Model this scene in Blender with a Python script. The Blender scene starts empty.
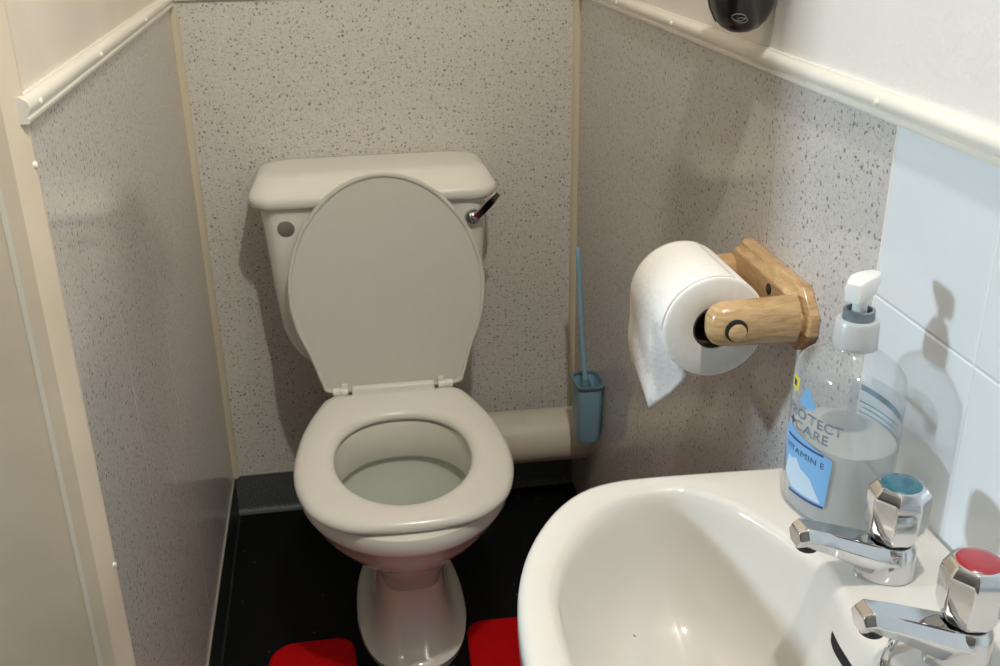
import bpy, bmesh, math, random
from math import sin, cos, pi, radians, sqrt
from mathutils import Vector, Matrix
from mathutils.bvhtree import BVHTree
random.seed(7)
SC = bpy.context.scene
COL = SC.collection
W = 0.7716          # x of the right wall
XL = -0.006         # x of the left wall
CAM = Vector((0.2815, -2.05, 1.30))

# ------------------------------------------------------------------ materials
def srgb(r, g, b):
    def f(c):
        c /= 255.0
        return c/12.92 if c <= 0.04045 else ((c+0.055)/1.055)**2.4
    return (f(r), f(g), f(b), 1.0)

class NT:
    """small node-tree helper"""
    def __init__(s, name):
        s.m = bpy.data.materials.new(name); s.m.use_nodes = True
        s.t = s.m.node_tree; s.b = s.t.nodes['Principled BSDF']; s.out = s.t.nodes['Material Output']
    def n(s, typ, **kw):
        nd = s.t.nodes.new(typ)
        for k, v in kw.items():
            if k in nd.inputs: nd.inputs[k].default_value = v
            else: setattr(nd, k, v)
        return nd
    def l(s, a, b): s.t.links.new(a, b)
    def set(s, **kw):
        for k, v in kw.items(): s.b.inputs[k.replace('_', ' ')].default_value = v
    def math(s, op, a, b=None, clamp=False):
        nd = s.t.nodes.new('ShaderNodeMath'); nd.operation = op; nd.use_clamp = clamp
        for i, v in enumerate((a, b)):
            if v is None: continue
            if isinstance(v, (int, float)): nd.inputs[i].default_value = v
            else: s.l(v, nd.inputs[i])
        return nd.outputs[0]
    def ramp(s, src, stops, interp='LINEAR'):
        nd = s.t.nodes.new('ShaderNodeValToRGB'); s.l(src, nd.inputs[0])
        cr = nd.color_ramp; cr.interpolation = interp
        while len(cr.elements) < len(stops): cr.elements.new(0.5)
        for e, (p, c) in zip(cr.elements, stops): e.position = p; e.color = c
        return nd.outputs[0]
    def mix(s, fac, a, b, blend='MIX'):
        nd = s.t.nodes.new('ShaderNodeMix'); nd.data_type = 'RGBA'; nd.blend_type = blend
        for i, v in ((0, fac), (6, a), (7, b)):
            if isinstance(v, (int, float, tuple)): nd.inputs[i].default_value = v
            else: s.l(v, nd.inputs[i])
        return nd.outputs[2]
    def coord(s):
        return s.n('ShaderNodeNewGeometry').outputs['Position']
    def bump(s, h, strength=0.2, dist=0.001):
        nd = s.n('ShaderNodeBump', Strength=strength, Distance=dist); s.l(h, nd.inputs['Height'])
        s.l(nd.outputs[0], s.b.inputs['Normal'])

def plain(name, col, rough=0.4, metal=0.0, **kw):
    t = NT(name); t.set(Base_Color=col, Roughness=rough, Metallic=metal)
    for k, v in kw.items(): t.b.inputs[k.replace('_', ' ')].default_value = v
    # faint procedural variation so that nothing is perfectly uniform
    ns = t.n('ShaderNodeTexNoise', Scale=35.0, Detail=3.0); t.l(t.coord(), ns.inputs['Vector'])
    dark = tuple(c*0.94 for c in col[:3])+(1,)
    t.l(t.mix(ns.outputs[0], dark, col), t.b.inputs['Base Color'])
    return t.m

def painted(name, col, rough=0.45, scale=90, strength=0.25, dist=0.001, dirt=0.1):
    t = NT(name); p = t.coord()
    ns = t.n('ShaderNodeTexNoise', Scale=scale, Detail=5.0); t.l(p, ns.inputs['Vector'])
    n2 = t.n('ShaderNodeTexNoise', Scale=6.0, Detail=4.0); t.l(p, n2.inputs['Vector'])
    dk = tuple(c*(1-dirt) for c in col[:3])+(1,)
    t.l(t.mix(t.ramp(n2.outputs[0], [(0.35, (0,0,0,1)), (0.7, (1,1,1,1))]), dk, col), t.b.inputs['Base Color'])
    t.set(Roughness=rough); t.bump(ns.outputs[0], strength, dist)
    return t.m

def speckle(name, axis, base, grooves=(), rough=0.22, tint=None, contrast=1.0):
    """glossy plastic wall panel with small dark flecks; axis = plane axes ('x','z') or ('y','z')"""
    t = NT(name); p = t.coord()
    sep = t.n('ShaderNodeSeparateXYZ'); t.l(p, sep.inputs[0])
    com = t.n('ShaderNodeCombineXYZ'); t.l(sep.outputs[axis], com.inputs[0]); t.l(sep.outputs['Z'], com.inputs[1])
    wob = t.n('ShaderNodeTexNoise', Scale=190.0, Detail=1.0); t.l(com.outputs[0], wob.inputs['Vector'])
    wv = t.n('ShaderNodeVectorMath', operation='SCALE'); t.l(wob.outputs['Color'], wv.inputs[0]); wv.inputs['Scale'].default_value = 0.0085
    ad = t.n('ShaderNodeVectorMath', operation='ADD'); t.l(com.outputs[0], ad.inputs[0]); t.l(wv.outputs[0], ad.inputs[1])
    col = base
    soft = t.n('ShaderNodeTexNoise', Scale=140.0, Detail=3.0, Roughness=0.6); t.l(com.outputs[0], soft.inputs['Vector'])
    col = t.mix(t.ramp(soft.outputs[0], [(0.35, (0,0,0,1)), (0.65, (1,1,1,1))]), tuple(c*0.88 for c in base[:3])+(1,), base)
    for sc, dens, rad, c, st in ((110, .55, .27, srgb(74, 70, 76), .8), (170, .55, .25, srgb(118, 110, 108), .7), (240, .5, .3, srgb(100, 96, 100), .5)):
        v = t.n('ShaderNodeTexVoronoi', voronoi_dimensions='2D', Scale=float(sc)); t.l(ad.outputs[0], v.inputs['Vector'])
        cs = t.n('ShaderNodeSeparateColor'); t.l(v.outputs['Color'], cs.inputs[0])
        on = t.math('LESS_THAN', cs.outputs[0], dens)
        r = t.math('MULTIPLY', t.math('ADD', t.math('MULTIPLY', cs.outputs[1], 0.75), 0.3), rad)
        edge = t.math('SUBTRACT', r, v.outputs['Distance'])
        m = t.math('MULTIPLY', t.math('MULTIPLY', edge, 14.0, clamp=True), on)
        col = t.mix(t.math('MULTIPLY', m, st*contrast), col, c)
    h = None
    for g, wd in grooves:
        d = t.math('ABSOLUTE', t.math('SUBTRACT', sep.outputs[axis], g))
        m = t.math('SUBTRACT', 1.0, t.math('DIVIDE', d, wd), clamp=True)
        col = t.mix(t.math('MULTIPLY', m, 0.30 if axis == 'Y' and grooves[0][0] > -.9 else 0.12), col, srgb(225, 220, 210))
        h = m if h is None else t.math('ADD', h, m)
    t.l(col, t.b.inputs['Base Color'])
    rn = t.n('ShaderNodeTexNoise', Scale=14.0, Detail=3.0); t.l(p, rn.inputs['Vector'])
    rr = t.math('ADD', t.math('MULTIPLY', rn.outputs[0], 0.05), rough-0.025)
    t.l(rr, t.b.inputs['Roughness'])
    if h is not None: t.bump(t.math('MULTIPLY', h, -1.0), 0.4, 0.001)
    return t.m

def wood(name):
    t = NT(name); p = t.coord()
    mp = t.n('ShaderNodeMapping'); mp.inputs['Scale'].default_value = (9, 9, 70); t.l(p, mp.inputs[0])
    n1 = t.n('ShaderNodeTexNoise', Scale=4.0, Detail=6.0, Distortion=0.6); t.l(mp.outputs[0], n1.inputs['Vector'])
    mp2 = t.n('ShaderNodeMapping'); mp2.inputs['Scale'].default_value = (30, 30, 260); t.l(p, mp2.inputs[0])
    n2 = t.n('ShaderNodeTexNoise', Scale=5.0, Detail=3.0); t.l(mp2.outputs[0], n2.inputs['Vector'])
    c = t.ramp(n1.outputs[0], [(0.3, srgb(168, 128, 82)), (0.5, srgb(196, 158, 108)), (0.72, srgb(212, 176, 126))])
    c = t.mix(t.math('MULTIPLY', t.ramp(n2.outputs[0], [(0.5, (0,0,0,1)), (0.7, (1,1,1,1))]), 0.28), c, srgb(128, 84, 44))
    t.l(c, t.b.inputs['Base Color']); t.set(Roughness=0.28, Coat_Weight=0.4, Coat_Roughness=0.12)
    return t.m

def tilemat(name, base, ys, zs, gw=0.0016):
    t = NT(name); p = t.coord(); sep = t.n('ShaderNodeSeparateXYZ'); t.l(p, sep.inputs[0])
    tot = None
    for ax, vals in (('Y', ys), ('Z', zs)):
        for v in vals:
            d = t.math('ABSOLUTE', t.math('SUBTRACT', sep.outputs[ax], v))
            m = t.math('SUBTRACT', 1.0, t.math('DIVIDE', d, gw*1.6), clamp=True)
            tot = m if tot is None else t.math('MAXIMUM', tot, m)
    ns = t.n('ShaderNodeTexNoise', Scale=9.0, Detail=2.0); t.l(p, ns.inputs['Vector'])
    lines = t.n('ShaderNodeTexNoise', Scale=60.0, Detail=2.0); t.l(p, lines.inputs['Vector'])
    c = t.mix(ns.outputs[0], tuple(x*0.93 for x in base[:3])+(1,), base)
    c = t.mix(t.math('MULTIPLY', tot, 0.75), c, srgb(236, 238, 242))
    t.l(c, t.b.inputs['Base Color']); t.l(t.math('ADD', t.math('MULTIPLY', tot, 0.4), 0.16), t.b.inputs['Roughness'])
    hh = t.math('ADD', t.math('MULTIPLY', tot, -1.0), t.math('MULTIPLY', lines.outputs[0], 0.15))
    t.bump(hh, 0.6, 0.0012)
    return t.m

def floormat(name):
    t = NT(name); p = t.coord()
    v = t.n('ShaderNodeTexVoronoi', Scale=120.0); t.l(p, v.inputs['Vector'])
    cs = t.n('ShaderNodeSeparateColor'); t.l(v.outputs['Color'], cs.inputs[0])
    m = t.math('MULTIPLY', t.math('LESS_THAN', cs.outputs[0], 0.03), t.math('LESS_THAN', v.outputs['Distance'], 0.2))
    n = t.n('ShaderNodeTexNoise', Scale=25.0, Detail=5.0); t.l(p, n.inputs['Vector'])
    c = t.mix(n.outputs[0], srgb(4, 5, 6), srgb(13, 15, 16))
    c = t.mix(t.math('MULTIPLY', m, 0.6), c, srgb(120, 120, 112))
    t.l(c, t.b.inputs['Base Color']); t.set(Roughness=0.5); t.b.inputs['Specular IOR Level'].default_value = 0.12
    t.bump(n.outputs[0], 0.2, 0.001)
    return t.m

def covemat(name):
    t = NT(name); p = t.coord()
    v = t.n('ShaderNodeTexNoise', Scale=320.0, Detail=4.0); t.l(p, v.inputs['Vector'])
    c = t.ramp(v.outputs[0], [(0.36, srgb(52, 56, 55)), (0.55, srgb(80, 84, 82)), (0.72, srgb(108, 112, 108))])
    t.l(c, t.b.inputs['Base Color']); t.set(Roughness=0.5)
    return t.m

def fabric(name, col):
    t = NT(name); p = t.coord()
    n = t.n('ShaderNodeTexNoise', Scale=420.0, Detail=4.0); t.l(p, n.inputs['Vector'])
    n2 = t.n('ShaderNodeTexNoise', Scale=40.0, Detail=3.0); t.l(p, n2.inputs['Vector'])
    dk = tuple(c*0.55 for c in col[:3])+(1,)
    t.l(t.mix(t.math('MULTIPLY', n.outputs[0], n2.outputs[0]), col, dk), t.b.inputs['Base Color'])
    t.set(Roughness=0.95); t.b.inputs['Specular IOR Level'].default_value = .1; t.bump(n.outputs[0], 0.9, 0.004)
    return t.m

def paper(name):
    t = NT(name); p = t.coord()
    v = t.n('ShaderNodeTexVoronoi', Scale=170.0, feature='SMOOTH_F1'); t.l(p, v.inputs['Vector'])
    n = t.n('ShaderNodeTexNoise', Scale=30.0, Detail=4.0); t.l(p, n.inputs['Vector'])
    t.l(t.mix(n.outputs[0], srgb(240, 236, 228), srgb(250, 248, 243)), t.b.inputs['Base Color'])
    t.set(Roughness=0.9); t.bump(t.math('ADD', v.outputs['Distance'], n.outputs[0]), 0.45, 0.0018)
    return t.m

def paperside(name):
    t = NT(name); p = t.coord()
    n = t.n('ShaderNodeTexNoise', Scale=120.0, Detail=3.0); t.l(p, n.inputs['Vector'])
    t.l(t.mix(n.outputs[0], srgb(226, 222, 216), srgb(240, 238, 232)), t.b.inputs['Base Color'])
    t.set(Roughness=0.95); t.bump(n.outputs[0], 0.3, 0.001)
    return t.m

def shellmat(name, tint, fac):
    """thin clear plastic: transparent with fresnel gloss, slightly hazy"""
    t = NT(name); t.t.nodes.remove(t.b)
    tr = t.n('ShaderNodeBsdfTransparent'); tr.inputs[0].default_value = tint
    gl = t.n('ShaderNodeBsdfGlossy'); gl.inputs['Roughness'].default_value = 0.06; gl.inputs[0].default_value = (1, 1, 1, 1)
    df = t.n('ShaderNodeBsdfDiffuse'); df.inputs[0].default_value = srgb(176, 184, 188)
    lw = t.n('ShaderNodeLayerWeight', Blend=0.5); fr = t.math('ADD', t.math('MULTIPLY', t.math('POWER', lw.outputs['Facing'], 4.0), 0.8), 0.04)
    ns = t.n('ShaderNodeTexNoise', Scale=20.0, Detail=2.0); t.l(t.coord(), ns.inputs['Vector'])
    m1 = t.n('ShaderNodeMixShader'); t.l(t.math('ADD', t.math('MULTIPLY', ns.outputs[0], 0.1), fac-0.05), m1.inputs[0])
    t.l(tr.outputs[0], m1.inputs[1]); t.l(df.outputs[0], m1.inputs[2])
    m2 = t.n('ShaderNodeMixShader'); t.l(fr, m2.inputs[0]); t.l(m1.outputs[0], m2.inputs[1]); t.l(gl.outputs[0], m2.inputs[2])
    t.l(m2.outputs[0], t.out.inputs[0])
    return t.m

def ribbed(name):
    t = NT(name); p = t.coord(); sep = t.n('ShaderNodeSeparateXYZ'); t.l(p, sep.inputs[0])
    w = t.n('ShaderNodeTexWave', Scale=70.0, bands_direction='Z'); t.l(p, w.inputs['Vector'])
    t.l(t.mix(w.outputs[0], srgb(14, 14, 14), srgb(52, 50, 46)), t.b.inputs['Base Color'])
    t.set(Roughness=0.35); t.bump(w.outputs[0], 0.6, 0.001)
    return t.m

M = dict(
    panel_l=speckle('speckled_panel_left', 'Y', srgb(196, 191, 186), ((-0.80, .003), (-0.52, .003)), 0.10, contrast=.85),
    panel_r=speckle('speckled_panel_right', 'Y', srgb(200, 196, 192), ((-0.965, .002), (-0.5, .003)), 0.09, contrast=.85),
    panel_b=speckle('speckled_panel_back', 'X', srgb(212, 208, 197), (), 0.3, contrast=.85),
    wall=painted('cream_paint', srgb(226, 217, 202), 0.5, 110, 0.35, 0.0015),
    hall=painted('hall_paint', srgb(96, 93, 88), 0.6),
    wallpaper=painted('white_wallpaper', srgb(234, 229, 222), 0.55, 160, 0.5, 0.0015, 0.04),
    gloss=painted('white_gloss_paint', srgb(232, 228, 216), 0.25, 60, 0.15, 0.001, 0.06),
    frame=painted('old_frame_paint', srgb(222, 208, 184), 0.45, 40, 0.35, 0.002, 0.16),
    ceil=painted('ceiling_paint', srgb(150, 147, 141)),
    tile=tilemat('white_tile', srgb(226, 232, 236), (-1.379, -1.579, -1.779, -1.979), (0.943, 0.743, 0.543)),
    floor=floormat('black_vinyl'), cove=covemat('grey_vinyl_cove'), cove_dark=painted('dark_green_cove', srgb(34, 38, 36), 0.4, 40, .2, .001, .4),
    silicone=plain('old_sealant', srgb(150, 146, 132), 0.5),
    strip=plain('cream_plastic_strip', srgb(205, 194, 165), 0.4),
    ceramic=plain('white_ceramic', srgb(234, 230, 218), 0.06, Coat_Weight=0.3),
    basin=plain('basin_ceramic', srgb(214, 210, 202), 0.08, Coat_Weight=0.3),
    seat=plain('seat_plastic', srgb(232, 228, 218), 0.22),
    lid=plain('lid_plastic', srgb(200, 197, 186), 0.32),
    bowl=plain('bowl_grey_green', srgb(196, 202, 192), 0.15),  # even grey-green tint for the deep inside of the toilet pan
    water=plain('toilet_water', srgb(172, 182, 174), 0.03),
    chrome=NT('chrome').m, pipe=painted('dirty_cream_pipe', srgb(222, 213, 192), 0.45, 30, 0.1, 0.001, 0.2),
    wood=wood('varnished_oak'), paper=paper('embossed_paper'), paperside=paperside('paper_side'),
    card=plain('grey_cardboard', srgb(62, 54, 46), 0.9), dark=plain('dark_gap', srgb(18, 16, 14), 0.6),
    blue=plain('blue_plastic', srgb(128, 170, 192), 0.4), slate=plain('slate_blue_plastic', srgb(86, 116, 132), 0.4),
    red_mat=fabric('red_pile', srgb(214, 8, 16)),
    black=plain('black_plastic', srgb(22, 21, 20), 0.25), ribbed=ribbed('black_ribbed_plastic'),
    logo=plain('grey_logo_print', srgb(120, 116, 108), 0.4),
    plug_cap=plain('grey_plastic_cap', srgb(112, 108, 100), 0.5),
    tap_blue=plain('teal_tap_disc', srgb(20, 88, 110), 0.15, Coat_Weight=0.6), tap_red=plain('red_tap_disc', srgb(150, 16, 28), 0.15, Coat_Weight=0.6),
    shell=shellmat('clear_bottle_plastic', (0.97, 0.98, 0.985, 1), 0.14),
    cap=plain('white_translucent_cap', srgb(184, 190, 192), 0.3, Subsurface_Weight=0.3),
    ring=plain('grey_pump_ring', srgb(112, 124, 132), 0.3),
    head=plain('white_pump_head', srgb(236, 238, 236), 0.3, Subsurface_Weight=0.3),
    print_blue=plain('label_blue', srgb(112, 172, 226), 0.4), print_pale=plain('label_pale_blue', srgb(188, 214, 238), 0.4),
    print_dark=plain('label_navy', srgb(42, 52, 116), 0.4), print_grey=plain('label_grey', srgb(104, 122, 132), 0.4),
    print_yellow=plain('label_yellow', srgb(232, 214, 50), 0.4), print_teal=plain('label_teal', srgb(66, 140, 178), 0.4),
    print_haze=shellmat('label_clear_film', (0.90, 0.95, 0.98, 1), 0.3),
    nail=plain('white_nail_cap', srgb(245, 240, 228), 0.25),
    speck=plain('brown_speck', srgb(60, 44, 30), 0.6),
)
_c = M['chrome'].node_tree; _b = _c.nodes['Principled BSDF']
_b.inputs['Base Color'].default_value = (0.66, 0.67, 0.69, 1); _b.inputs['Metallic'].default_value = 1
_n = _c.nodes.new('ShaderNodeTexNoise'); _n.inputs['Scale'].default_value = 60
_r = _c.nodes.new('ShaderNodeMapRange'); _r.inputs[3].default_value = 0.03; _r.inputs[4].default_value = 0.12
_c.links.new(_n.outputs[0], _r.inputs[0]); _c.links.new(_r.outputs[0], _b.inputs['Roughness'])
# milky soap: translucent white
def milky():
    t = NT('milky_soap'); t.set(Base_Color=srgb(206, 209, 208), Roughness=0.15)
    tr = t.n('ShaderNodeBsdfTransparent'); tr.inputs[0].default_value = (0.9, 0.92, 0.92, 1)
    ns = t.n('ShaderNodeTexNoise', Scale=15.0); t.l(t.coord(), ns.inputs['Vector'])
    mx = t.n('ShaderNodeMixShader'); t.l(t.math('ADD', t.math('MULTIPLY', ns.outputs[0], 0.1), 0.5), mx.inputs[0])
    t.l(tr.outputs[0], mx.inputs[1]); t.l(t.b.outputs[0], mx.inputs[2]); t.l(mx.outputs[0], t.out.inputs[0])
    return t.m
M['milky'] = milky()

# ------------------------------------------------------------------ mesh helpers
def mesh_obj(name, bm, mats, parent=None, smooth=True, angle=35, bevel=0, seg=2, sub=0):
    me = bpy.data.meshes.new(name); bmesh.ops.recalc_face_normals(bm, faces=bm.faces[:]); bm.to_mesh(me); bm.free()
    for m in (mats if isinstance(mats, (list, tuple)) else [mats]): me.materials.append(m)
    if smooth:
        for p in me.polygons: p.use_smooth = True
        me.set_sharp_from_angle(angle=radians(angle))
    o = bpy.data.objects.new(name, me); COL.objects.link(o)
    if parent:
        o.parent = parent
        par = parent; off = Vector(par.location)
        while par.parent: par = par.parent; off += Vector(par.location)
        o.location = -off        # geometry is written in world coordinates
        # keep the object's own origin simple: shift the mesh so the parent carries the place
        me.transform(Matrix.Translation(-off)); o.location = (0, 0, 0)
    if bevel:
        b = o.modifiers.new('bevel', 'BEVEL'); b.width = bevel; b.segments = seg; b.limit_method = 'ANGLE'; b.angle_limit = radians(30)
        b.harden_normals = False
    if sub:
        s = o.modifiers.new('sub', 'SUBSURF'); s.levels = sub; s.render_levels = sub
    return o

def thing(name, label, cat, loc, group=None):
    o = bpy.data.objects.new(name, None); COL.objects.link(o); o.location = loc; o.empty_display_size = 0.05
    return tag(o, label, cat, group)
def tag(o, label, cat, group=None):
    o['label'] = label; o['category'] = cat
    if group: o['group'] = group
    return o
def struct(o): o['kind'] = 'structure'; return o

def box(bm, x0, x1, y0, y1, z0, z1):
    v = [bm.verts.new((x, y, z)) for z in (z0, z1) for x, y in ((x0, y0), (x1, y0), (x1, y1), (x0, y1))]
    for f in ((0, 3, 2, 1), (4, 5, 6, 7), (0, 1, 5, 4), (1, 2, 6, 5), (2, 3, 7, 6), (3, 0, 4, 7)): bm.faces.new([v[i] for i in f])
    return v
def boxbm(*a):
    bm = bmesh.new(); box(bm, *a); return bm
def loft(bm, rings, cap0=True, cap1=True, mat=None, closed=True):
    vs = [[bm.verts.new(p) for p in r] for r in rings]
    n = len(vs[0])
    for i, (a, b) in enumerate(zip(vs, vs[1:])):
        for k in range(n if closed else n-1):
            f = bm.faces.new((a[k], a[(k+1) % n], b[(k+1) % n], b[k]))
            if mat: f.material_index = mat[i]
    if cap0:
        f = bm.faces.new(vs[0]); f.material_index = mat[0] if mat else 0
    if cap1:
        f = bm.faces.new(vs[-1]); f.material_index = mat[-1] if mat else 0
    return vs
def frame_of(d):
    d = Vector(d).normalized(); u = Vector((0, 0, 1)) if abs(d.z) < 0.9 else Vector((1, 0, 0))
    a = d.cross(u).normalized(); return a, a.cross(d).normalized(), d
def lathe(bm, origin, axis, prof, n=40, cap0=True, cap1=True, phase=0.0, flat=None):
    """prof: (distance along axis, radius)"""
    a, b, d = frame_of(axis); o = Vector(origin)
    return loft(bm, [[o+d*h+(a*cos(2*pi*k/n+phase)+b*sin(2*pi*k/n+phase))*r for k in range(n)] for h, r in prof], cap0, cap1)
def tube(bm, pts, rad, n=12, caps=True):
    pts = [Vector(p) for p in pts]; rings = []
    prev = None
    for i, p in enumerate(pts):
        d = (pts[min(i+1, len(pts)-1)]-pts[max(i-1, 0)]).normalized()
        if prev is None: a, b, _ = frame_of(d)
        else:
            a = (prev-d*prev.dot(d)).normalized(); b = a.cross(d).normalized()
        prev = a; r = rad[i] if isinstance(rad, (list, tuple)) else rad
        rings.append([p+(a*cos(2*pi*k/n)+b*sin(2*pi*k/n))*r for k in range(n)])
    loft(bm, rings, caps, caps)
def sphere(bm, c, r, sx=1, sy=1, sz=1, seg=16):
    bmesh.ops.create_uvsphere(bm, u_segments=seg, v_segments=seg//2, radius=r, matrix=Matrix.Translation(c) @ Matrix.Diagonal((sx, sy, sz, 1)))
def rrect(cx, cy, hx, hy, r, z, n=6):
    out = []; r = min(r, hx*.98, hy*.98)
    for qx, qy, a0 in ((1, 1, 0), (-1, 1, pi/2), (-1, -1, pi), (1, -1, 3*pi/2)):
        for k in range(n+1):
            a = a0+k*pi/2/n; out.append(Vector((cx+qx*(hx-r)+r*cos(a), cy+qy*(hy-r)+r*sin(a), z)))
    return out
def spow(v, e): return math.copysign(abs(v)**e, v)
def egg(xc, hw, yf, yb, ym, z, nb=2.0, nf=2.0, n=72):
    out = []
    for k in range(n):
        a = 2*pi*k/n; c, s = cos(a), sin(a)
        e = 2.0/(nb if s > 0 else nf)
        out.append(Vector((xc+hw*spow(c, e), ym+((yb-ym) if s > 0 else (ym-yf))*spow(s, e), z)))
    return out
def catmull(pts, n=8):
    out = []; m = len(pts)
    for i in range(m):
        p0, p1, p2, p3 = (Vector(pts[(i+j) % m]) for j in (-1, 0, 1, 2))
        for k in range(n):
            t = k/n
            out.append(0.5*((2*p1)+(p2-p0)*t+(2*p0-5*p1+4*p2-p3)*t*t+(3*p1-p0-3*p2+p3)*t**3))
    return out
def polar(poly, c, angles):
    """sample closed 2-D polygon at given angles around c"""
    res = []
    for a in angles:
        d = Vector((cos(a), sin(a))); best = None
        for i in range(len(poly)):
            p, q = poly[i]-c, poly[(i+1) % len(poly)]-c; e = q-p
            den = d.x*e.y-d.y*e.x
            if abs(den) < 1e-12: continue
            t = (p.x*e.y-p.y*e.x)/den; s = (p.x*d.y-p.y*d.x)/den
            if t > 0 and -1e-6 <= s <= 1+1e-6 and (best is None or t > best): best = t
        res.append(c+d*(best or 0))
    return res

# ------------------------------------------------------------------ room shell
HX, HY = -1.6, -3.0      # hall extents (left, behind the camera)
RZ = 1.105               # underside of the dado rail
def wallbox(name, mat, *a): return struct(mesh_obj(name, boxbm(*a), mat, smooth=False))
wallbox('floor', M['floor'], HX, W+.1, HY, .1, -.06, 0)
wallbox('ceiling', M['ceil'], HX, W+.1, HY, .1, 2.7, 2.76)
wallbox('wall_back', M['wall'], -.1, W+.1, 0, .1, 0, 2.7)
wallbox('wall_left', M['wall'], -.1, XL, -1.034, 0, 0, 2.7)
wallbox('wall_right', M['wallpaper'], W, W+.1, HY, 0, 0, 2.7)
wallbox('wall_partition', M['wall'], HX, -.1, -1.066, -.95, 0, 2.7)
wallbox('wall_hall', M['hall'], HX-.1, HX, HY, -.95, 0, 2.7)
wallbox('wall_front', M['hall'], HX-.1, W+.1, HY-.1, HY, 0, 2.7)
# speckled panelling below the rails
PT = .004
wallbox('wall_left_panel', M['panel_l'], XL-.001, XL+.0015, -1.036, -.001, .094, RZ+.01)
wallbox('wall_back_panel', M['panel_b'], XL, W, -.0015, .001, .094, RZ+.01)
wallbox('wall_right_panel', M['panel_r'], W-.0015, W+.001, -1.218, -.001, .0, RZ+.01)
wallbox('wall_right_tiles', M['tile'], W-.0018, W+.001, -2.2, -1.2185, .0, RZ+.01)
# dado rails (a moulded profile swept along each wall)
def rail(name, p0, p1, inward):
    """profile: offset from wall, height above RZ"""
    prof = [(-.002, -.001), (.0085, -.001), (.0095, .0005), (.0095, .0035), (.0075, .005), (.009, .007), (.0112, .0105), (.0116, .0145), (.0102, .0185), (.0075, .021), (.005, .022), (.0045, .0235), (-.002, .0235)]
    bm = bmesh.new(); i = Vector(inward)
    loft(bm, [[Vector(p)+i*o+Vector((0, 0, RZ+h)) for o, h in prof] for p in (p0, p1)])
    return struct(mesh_obj(name, bm, M['gloss'], angle=50))
r1 = rail('trim_1', (XL, -1.05, 0), (XL, -.002, 0), (1, 0, 0))
r2 = rail('trim_2', (W, -2.6, 0), (W, -.002, 0), (-1, 0, 0))
r3 = rail('trim_3', (.006, 0, .009), (W-.012, 0, .009), (0, -1, 0))
def nail(parent, p, inward):
    bm = bmesh.new(); lathe(bm, Vector(p)-Vector(inward)*.003, inward, [(0, .0035), (.004, .0035), (.0055, .002)], 12)
    mesh_obj('nail_cap', bm, M['nail'], parent)
for y in (-1.01, -.71, -.35): nail(r1, (XL+.0112, y, RZ+.013), (1, 0, 0))
for y in (-.31, -.604, -.889, -1.193, -1.5): nail(r2, (W-.0112, y, RZ+.013), (-1, 0, 0))
# corner strips
def strip(name, x, y, sx):
    bm = bmesh.new()
    loft(bm, [[Vector((x, y, z)), Vector((x+sx*.013, y, z)), Vector((x+sx*.012, y-.006, z)), Vector((x+sx*.006, y-.012, z)), Vector((x, y-.013, z))] for z in (.094, RZ)])
    return struct(mesh_obj(name, bm, M['strip'], angle=60))
strip('trim_4', XL+.001, -.001, 1); strip('trim_5', W-.001, -.001, -1)
# edge bead between panel and tiles
struct(mesh_obj('trim_6', boxbm(W-.0022, W, -1.2188, -1.2168, .0, RZ), M['nail'], smooth=False))
# coved vinyl skirting
def cove(name, p0, p1, inward, h=.094, r=.014, mat='cove'):
    i = Vector(inward); bm = bmesh.new()
    prof = [(-.001, -.002), (-.001, h), (.0025, h), (.003, h-.003), (.003, r)]
    for k in range(1, 7):
        a = k/6*pi/2; prof.append((.003+r*(1-cos(a)), r*(1-sin(a))+.0006))
    prof.append((.003+r, -.002))
    loft(bm, [[Vector(p)+i*o+Vector((0, 0, z)) for o, z in prof] for p in (p0, p1)])
    return struct(mesh_obj(name, bm, M[mat], angle=50))
cove('baseboard_back', (XL, 0, 0), (W, 0, 0), (0, -1, 0))
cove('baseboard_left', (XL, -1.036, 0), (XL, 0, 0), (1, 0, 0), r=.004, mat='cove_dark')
struct(mesh_obj('trim_7', boxbm(XL, XL+.0045, -1.036, -.004, .094, .0975), M['silicone'], smooth=False))
struct(mesh_obj('trim_8', boxbm(XL+.004, W-.004, -.0045, 0, .094, .0965), M['silicone'], smooth=False))
# painted door frame on the left: stepped profile swept vertically
bm = bmesh.new()
prof = [(-.012, -1.030), (-.0025, -1.032), (-.0015, -1.040), (-.011, -1.064), (-.0135, -1.0675), (-.027, -1.0705), (-.0315, -1.0695), (-.0325, -1.0685), (-.0345, -1.0685), (-.0365, -1.069), (-.075, -1.0715), (-.30, -1.073), (-.30, -1.030)]
loft(bm, [[Vector((x, y, z)) for x, y in prof] for z in (0, 2.1)])
fr = struct(mesh_obj('door_1', bm, M['frame'], angle=20))
for z in (1.064, .607): nail(fr, (-.0025, -1.041, z), (.85, -.52, 0))

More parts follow.
